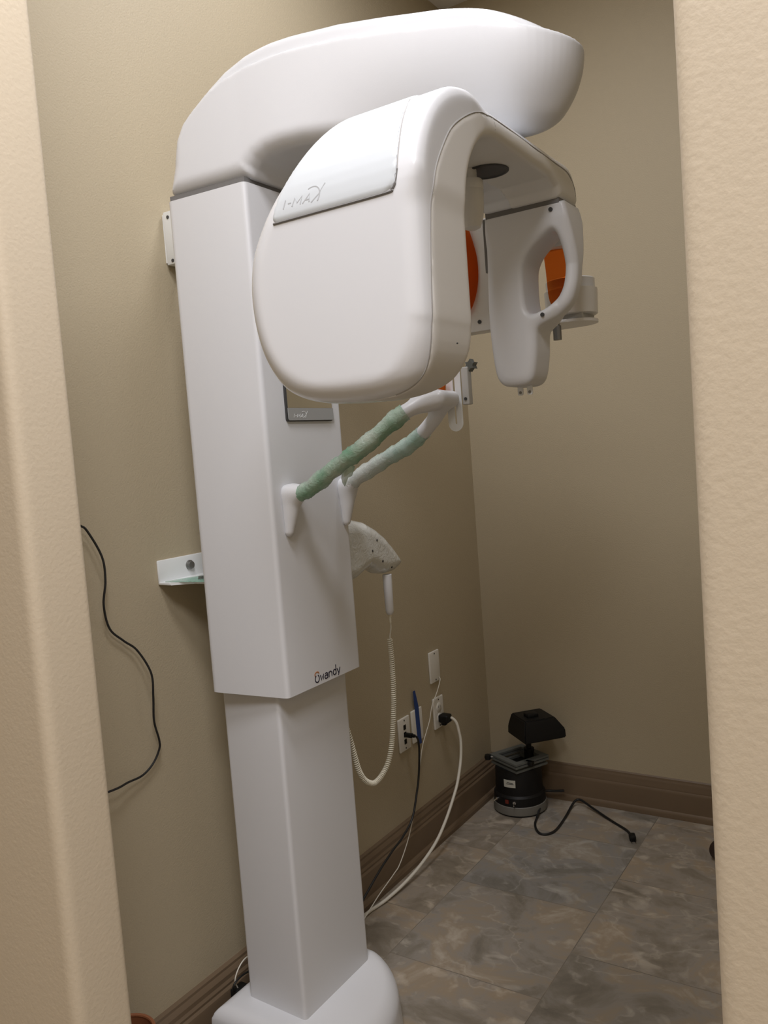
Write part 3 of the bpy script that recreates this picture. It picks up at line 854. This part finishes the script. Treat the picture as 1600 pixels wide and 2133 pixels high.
# even resample then wind the coil round the centre line
L = [0.0]
for a, b in zip(ctr, ctr[1:]): L.append(L[-1] + (b - a).length)
turns = int(L[-1] / .0056); per = 10; tot = turns * per
coil = []; nrm = Vector((1, 0, 0)); j = 0
for k in range(tot + 1):
    s = L[-1] * k / tot
    while j < len(L) - 2 and L[j + 1] < s: j += 1
    w = (s - L[j]) / max(L[j + 1] - L[j], 1e-9)
    p = ctr[j].lerp(ctr[j + 1], w); t = (ctr[j + 1] - ctr[j]).normalized()
    nrm = (nrm - t * nrm.dot(t)).normalized(); bi = t.cross(nrm); a = 2 * PI * k / per
    coil.append(p + (nrm * math.cos(a) + bi * math.sin(a)) * .0058)
bm = bmesh.new(); tube_bm(bm, coil, .0019, 6)
from_bm('coiled_cord', bm, M['coilm'], hs, sharp=None)

# ------------------------------------------------------------------ wall plates, plugs and cables
def plate(label, y, z, group='wall plates low on the left wall'):
    t = thing('wall_plate', label, 'wall plate', None)
    bm = bmesh.new(); box_bm(bm, (XL, y - .035, z - .057), (XL + .008, y + .035, z + .057), .003, 3)
    from_bm('cover', bm, M['plate'], t)
    for dz in (-.048, .048):
        lathe('screw', [(.003, -.0005), (.003, .0008)], (XL + .0082, y, z + dz), M['dark'], t, 'x', 12)
    return t
P1 = plate('blank white wall plate set highest, a thin white wire leaving its bottom edge', -.419, .611)
P2 = plate('white power outlet with a black plug pushed into its lower socket', -.413, .439)
P3 = plate('white data wall plate with three black ports nearest the machine column', -.654, .437)
P4 = plate('white wall plate with a strip of blue tape stuck down its face', -.567, .441)
XP = XL + .008
for dz in (-.0195, .0195):
    lathe('socket', [(.0165, -.0006), (.0165, .0014), (.0155, .002)], (XP, -.413, .439 + dz), M['plate'], P2, 'x', 24)
    for dy in (-.006, .006):
        box('socket_slot', (XP + .0016, -.413 + dy - .0009, .439 + dz - .001), (XP + .0024, -.413 + dy + .0009, .439 + dz + .0075), M['dark'], P2)
for dz in (-.026, -.001, .024):
    box('data_port', (XP - .0005, -.654 - .0075, .437 + dz - .0085), (XP + .0012, -.654 + .0075, .437 + dz + .0085), M['black'], P3, .0005, 1)
bm = bmesh.new()
prism_bm(bm, [(-.584, .566), (-.572, .566), (-.556, .506), (-.551, .372), (-.576, .372), (-.581, .506)], 'x', XP + .0002, XP + .0014)
tag(from_bm('masking_tape', bm, M['tape']), 'strip of blue masking tape stuck over a white wall plate', 'tape')

t = thing('power_cable', 'thick white power cord with a black plug curving from the outlet to the floor', 'power cord')
bm = bmesh.new()
box_bm(bm, (XP + .002, -.430, .404), (XP + .042, -.392, .434), .007, 3)
box_bm(bm, (XP + .012, -.428, .396), (XP + .030, -.408, .408), .003, 2)
from_bm('plug', bm, M['black'], t, label='black moulded plug')
tube('cord', [(XP + .036, -.405, .421), (.026, -.398, .416), (.038, -.394, .400), (.045, -.393, .37), (.050, -.393, .331), (.052, -.406, .272), (.055, -.439, .214), (.057, -.474, .175), (.060, -.554, .111), (.062, -.640, .064),
              (.060, -.748, .033), (.055, -.848, .017), (.047, -.934, .010), (.038, -.973, .0065), (.032, -1.013, .0065), (.031, -1.10, .0065), (.034, -1.25, .0065)], .0052, M['wire'], t, 10, 12)

t = thing('data_cable', 'black data cable plugged into the middle port, drooping towards the column', 'cable')
bm = bmesh.new(); box_bm(bm, (XP + .0013, -.662, .428), (XP + .030, -.646, .442), .003, 2)
box_bm(bm, (XP + .028, -.660, .430), (XP + .040, -.648, .440), .003, 2)
from_bm('plug', bm, M['black'], t)
tube('cord', [(XP + .036, -.654, .435), (.022, -.648, .430), (.026, -.645, .412), (.026, -.645, .376), (.024, -.655, .305), (.026, -.680, .249), (.031, -.729, .180), (.034, -.802, .147), (.036, -.866, .133), (.040, -.954, .108), (.045, -1.046, .074), (.047, -1.13, .040), (.048, -1.24, .0045)], .0036, M['cable'], t, 10, 10)

tag(tube('thin_wire', [(XP + .001, -.398, .568), (XP + .006, -.400, .557), (-.012, -.430, .523), (-.014, -.471, .482), (-.014, -.495, .436), (-.014, -.524, .402), (-.014, -.557, .361), (-.014, -.587, .294), (-.012, -.615, .236), (.010, -.668, .207), (.028, -.714, .185),
                       (.028, -.760, .119), (.029, -.820, .066), (.030, -.860, .052), (.044, -.964, .043), (.050, -1.027, .030), (.052, -1.10, .010), (.055, -1.24, .003)], .0016, M['wire'], None, 8, 8),
    'thin white wire trailing from the blank wall plate down over the baseboard', 'wire')

tag(tube('wall_cable', [(XL, -1.915, 1.318), (-.022, -1.893, 1.311), (-.010, -1.871, 1.295), (-.008, -1.855, 1.28), (.000, -1.831, 1.222), (.002, -1.830, 1.17), (-.004, -1.836, 1.118), (-.014, -1.819, 1.062), (-.016, -1.784, 1.027),
                         (-.010, -1.754, .998), (.004, -1.733, .942), (.006, -1.735, .887), (.002, -1.736, .831), (-.006, -1.720, .781), (-.012, -1.717, .757), (-.016, -1.735, .729), (-.016, -1.768, .713), (-.010, -1.815, .715), (-.002, -1.858, .717), (-.010, -1.95, .722), (XL, -1.99, .724)],
          .0025, M['cable'], None, 10, 10), 'loose black cable snaking down the cream wall behind the left door jamb', 'cable')

# small black adapter behind the base foot
t = thing('power_adapter', 'small black power adapter with a white wire between baseboard and machine base', 'adapter')
bm = bmesh.new(); box_bm(bm, (.0205, -1.600, 0), (.046, -1.560, .112), .004, 2); from_bm('case', bm, M['black'], t)
tube('wire_loop', [(.034, -1.585, .110), (.034, -1.592, .135), (.034, -1.575, .158), (.034, -1.548, .168), (.034, -1.51, .16)], .0016, M['wire'], t, 8, 8)
tube('black_lead', [(.036, -1.592, .108), (.038, -1.604, .122), (.040, -1.598, .134), (.040, -1.57, .138), (.040, -1.53, .13)], .0026, M['cable'], t, 8, 8)

# ------------------------------------------------------------------ vacuum former in the corner
vf = thing('vacuum_former', 'black tabletop vacuum former with a raised heater head on the floor in the corner', 'vacuum former')
vx, vy = .152, -.139
R = .102
lathe('foot_ring', [(R - .012, 0), (R - .004, .0015), (R - .004, .007)], (vx, vy, 0), M['black'], vf, 'z', 48)
lathe('base_ring', [(R, .007), (R + .0005, .010), (R - .001, .037), (R - .003, .039)], (vx, vy, 0), M['ringm'], vf, 'z', 48)
lathe('body', [(R - .003, .039), (R - .005, .070), (R - .012, .078), (R - .014, .16), (R - .018, .168), (R - .018, .172)], (vx, vy, 0), M['black'], vf, 'z', 48)
cdir = Vector((1.482 - vx, -2.983 - vy, 0)).normalized(); sdir = Vector((-cdir.y, cdir.x, 0))
def vdir(a):  # direction turned a radians to the picture's right of the one facing the doorway
    return cdir * math.cos(a) + sdir * math.sin(a)
def on_body(name, a, z, w, h, r, mat, th=.0015):
    bm = bmesh.new(); n = 6; F = []; B = []
    for i in range(n + 1):
        aa = a + (i / n - .5) * w / r
        dv = vdir(aa)
        for lst, rr in ((F, r + th), (B, r - .002)):
            lst.append([bm.verts.new((vx + dv.x * rr, vy + dv.y * rr, z + s * h / 2)) for s in (-1, 1)])
    for i in range(n):
        bm.faces.new((F[i][0], F[i + 1][0], F[i + 1][1], F[i][1])); bm.faces.new((B[i][0], B[i][1], B[i + 1][1], B[i + 1][0]))
        bm.faces.new((F[i][1], F[i + 1][1], B[i + 1][1], B[i][1])); bm.faces.new((F[i][0], B[i][0], B[i + 1][0], F[i + 1][0]))
    bm.faces.new((F[0][0], F[0][1], B[0][1], B[0][0])); bm.faces.new((F[n][0], B[n][0], B[n][1], F[n][1]))
    return from_bm(name, bm, mat, vf)
lab = on_body('label_plate', -.42, .125, .046, .028, R - .0135, M['labelm'])
on_body('lamp', -.52, .058, .013, .013, R - .0045, M['red'], .004)
for a in (-1.02, -.22):
    dv = vdir(a); p = Vector((vx, vy, .058)) + dv * (R - .006)
    bm = bmesh.new()
    tube_bm(bm, [p, p + dv * .008], .006, 12); tube_bm(bm, [p + dv * .006, p + dv * .020 + Vector((0, 0, -.006))], .0024, 8)
    from_bm('toggle_switch', bm, M['chrome'], vf)
# dark lines of print on the label plate
for k, (zz, ww) in enumerate(((.129, .024), (.124, .030))):
    o_ = on_body('label_line', -.42 + .02, zz, ww, .0022, R - .012, M['dark'], .0003); o_.parent = lab
# clamping frame: two square rings, turned
ang = math.atan2(cdir.y, cdir.x) + math.radians(38)
Rz = Matrix.Translation((vx + sdir.x * .006, vy + sdir.y * .006, 0)) @ Matrix.Rotation(ang, 4, 'Z')
def ring_bm(bm, half, hole, z0, z1):
    o = [(-half, -half), (half, -half), (half, half), (-half, half)]; i = [(-hole, -hole), (hole, -hole), (hole, hole), (-hole, hole)]
    V = lambda q, z: bm.verts.new(Rz @ Vector((q[0], q[1], z)))
    ob, ot, ib, it = [[V(q, z) for q in s] for s, z in ((o, z0), (o, z1), (i, z0), (i, z1))]
    for k in range(4):
        m_ = (k + 1) % 4
        bm.faces.new((ob[k], ob[m_], ot[m_], ot[k])); bm.faces.new((ib[k], it[k], it[m_], ib[m_]))
        bm.faces.new((ot[k], ot[m_], it[m_], it[k])); bm.faces.new((ob[k], ib[k], ib[m_], ob[m_]))
bm = bmesh.new(); ring_bm(bm, .076, .050, .172, .180); from_bm('table_plate', bm, M['gunmetal'], vf)
bm = bmesh.new(); ring_bm(bm, .080, .056, .190, .198); ring_bm(bm, .080, .056, .201, .208)
from_bm('clamp_frame', bm, M['gunmetal'], vf)
for q in ((-.06, -.06), (.06, -.06), (-.06, .06), (.06, .06)):
    bm = bmesh.new()
    a = Rz @ Vector((q[0], q[1], .178)); tube_bm(bm, [a, a + Vector((0, 0, .014))], .005, 10)
    from_bm('frame_post', bm, M['steel'], vf)
a = Vector((vx, vy, .200)) - sdir * .068; b = a - sdir * .045
bm = bmesh.new(); tube_bm(bm, [a, b], .004, 10); from_bm('handle_rod', bm, M['steel'], vf)
lathe('handle_knob', [(.004, -.012), (.011, -.009), (.013, 0), (.011, .009), (.004, .012)], b, M['black'], vf, 'z', 18)
fk = Vector((vx, vy, .198)) + vdir(.55) * .083
box('clamp_latch', tuple(fk - Vector((.016, .010, .006))), tuple(fk + Vector((.016, .010, .010))), M['black'], vf, .003)
# post and heater head
post = Vector((vx, vy, 0)) - cdir * .030 + sdir * .046
bm = bmesh.new(); tube_bm(bm, [post + Vector((0, 0, .17)), post + Vector((0, 0, .305))], .0105, 16); tube_bm(bm, [post + Vector((0, 0, .17)), post + Vector((0, 0, .222))], .020, 16)
from_bm('post', bm, M['black'], vf)
hc = Vector((vx, vy, 0)) + sdir * .078 + cdir * .03
Hm = Matrix.Translation(hc) @ Matrix.Rotation(math.atan2(sdir.y, sdir.x) + math.radians(24), 4, 'Z')
bm = bmesh.new()
lo = [(-.085, -.075), (.085, -.075), (.085, .075), (-.085, .075)]; hi = [(-.072, -.058), (.050, -.058), (.050, .062), (-.072, .062)]
lov = [bm.verts.new(Hm @ Vector((*p, .292))) for p in lo]; miv = [bm.verts.new(Hm @ Vector((p[0] * .985, p[1] * .985, .325))) for p in lo]; hiv = [bm.verts.new(Hm @ Vector((*p, .372))) for p in hi]
bm.faces.new(lov[::-1]); bm.faces.new(hiv)
for A, B in ((lov, miv), (miv, hiv)):
    for k in range(4): bm.faces.new((A[k], A[(k + 1) % 4], B[(k + 1) % 4], B[k]))
bmesh.ops.bevel(bm, geom=list(bm.edges), offset=.004, segments=2, affect='EDGES')
from_bm('heater_head', bm, M['black'], vf)
bm = bmesh.new(); box_bm(bm, (-.045, -.028, .368), (.0, .012, .385), .004, 2, Hm); from_bm('head_switch_box', bm, M['black'], vf)
# its cord on the floor
zc = .0045
tube('cord', [(vx + .09, vy - .02, .030), (.246, -.178, .020), (.250, -.215, zc), (.262, -.260, zc), (.286, -.304, zc), (.313, -.326, zc), (.338, -.312, zc), (.349, -.268, zc), (.343, -.165, zc), (.336, -.085, .010), (.343, -.052, .022), (.362, -.046, .024), (.421, -.075, .012), (.505, -.130, zc), (.572, -.178, zc), (.603, -.215, zc)],
     .0044, M['cable'], vf, 10, 10)
Pm = Matrix.Translation((.611, -.234, 0)) @ Matrix.Rotation(math.radians(-66), 4, 'Z')
bm = bmesh.new(); box_bm(bm, (-.018, -.011, .0), (.016, .011, .020), .005, 2, Pm); box_bm(bm, (.014, -.0075, .006), (.030, -.0055, .012), 0, 1, Pm); box_bm(bm, (.014, .0055, .006), (.030, .0075, .012), 0, 1, Pm)
from_bm('plug', bm, M['black'], vf)
tube('stub_lead', [(vx + .06, vy + .06, .05), (.235, -.060, .046), (.262, -.052, .046), (.295, -.045, .050)], .005, M['cable'], vf, 8, 10)

# ------------------------------------------------------------------ bits half hidden behind the door jambs
cs = thing('caster', 'dark brown caster wheel on the floor, half hidden behind the right door jamb', 'caster')
cx_, cy_, cr_ = .905, -.262, .034
bm = bmesh.new()
lathe_bm(bm, [(.010, -.013), (.028, -.013), (.033, -.009), (cr_, 0), (.033, .009), (.028, .013), (.010, .013)], (cx_, cy_, cr_), 'y', 36)
from_bm('wheel', bm, M['caster'], cs)
bm = bmesh.new()
for s in (-1, 1): box_bm(bm, (cx_ - .008, cy_ + s * .016 - .0015, .028), (cx_ + .020, cy_ + s * .016 + .0015, .076), .001, 1)
box_bm(bm, (cx_ - .012, cy_ - .0175, .074), (cx_ + .026, cy_ + .0175, .078), .001, 1)
tube_bm(bm, [Vector((cx_ + .010, cy_, .078)), Vector((cx_ + .010, cy_, .110))], .006, 12)
from_bm('fork', bm, M['dark'], cs)
bm = bmesh.new(); tube_bm(bm, [Vector((cx_, cy_ - .019, cr_)), Vector((cx_, cy_ + .019, cr_))], .004, 10); from_bm('axle', bm, M['steel'], cs)

bn = thing('waste_bin', 'orange brown round bin just peeking up behind the left door jamb', 'bin')
lathe('bin_body', [(.045, 0), (.052, .004), (.060, .250), (.0555, .250), (.047, .010), (.003, .008)], (.080, -1.955, 0), M['terracotta'], bn, 'z', 40)
bm = bmesh.new(); tube_bm(bm, [Vector((.080 + .0585 * math.cos(a), -1.955 + .0585 * math.sin(a), .250)) for a in np.linspace(0, 2 * PI, 40, endpoint=False)], .004, 8, closed=True)
from_bm('bin_rim', bm, M['terracotta'], bn)

# ------------------------------------------------------------------ light
def area(name, loc, size, power, col, rot=(0, 0, 0), shape='DISK', sy=None):
    l = bpy.data.lights.new(name, 'AREA'); l.shape = shape; l.size = size
    if sy: l.size_y = sy
    l.energy = power; l.color = col
    o = bpy.data.objects.new(name, l); COL.objects.link(o); o.location = loc; o.rotation_euler = rot
    return o
LC = (1.0, .99, 1.035)
area('doorway_ceiling_light', (.85, -2.42, HC - .01), .5, 22, LC)
area('room_ceiling_light', (.60, -1.2, HC - .01), .4, 10.5, LC)
area('hall_ceiling_light', (1.65, -3.25, HC - .01), .9, 41, LC)
w = bpy.data.worlds.new('world'); SC.world = w; w.use_nodes = True
w.node_tree.nodes['Background'].inputs['Color'].default_value = (.9, .9, 1, 1)
w.node_tree.nodes['Background'].inputs['Strength'].default_value = .02

vs = SC.view_settings
vs.view_transform = 'Standard'; vs.look = 'None'; vs.exposure = -0.03; vs.gamma = 1.0
vs.use_curve_mapping = False
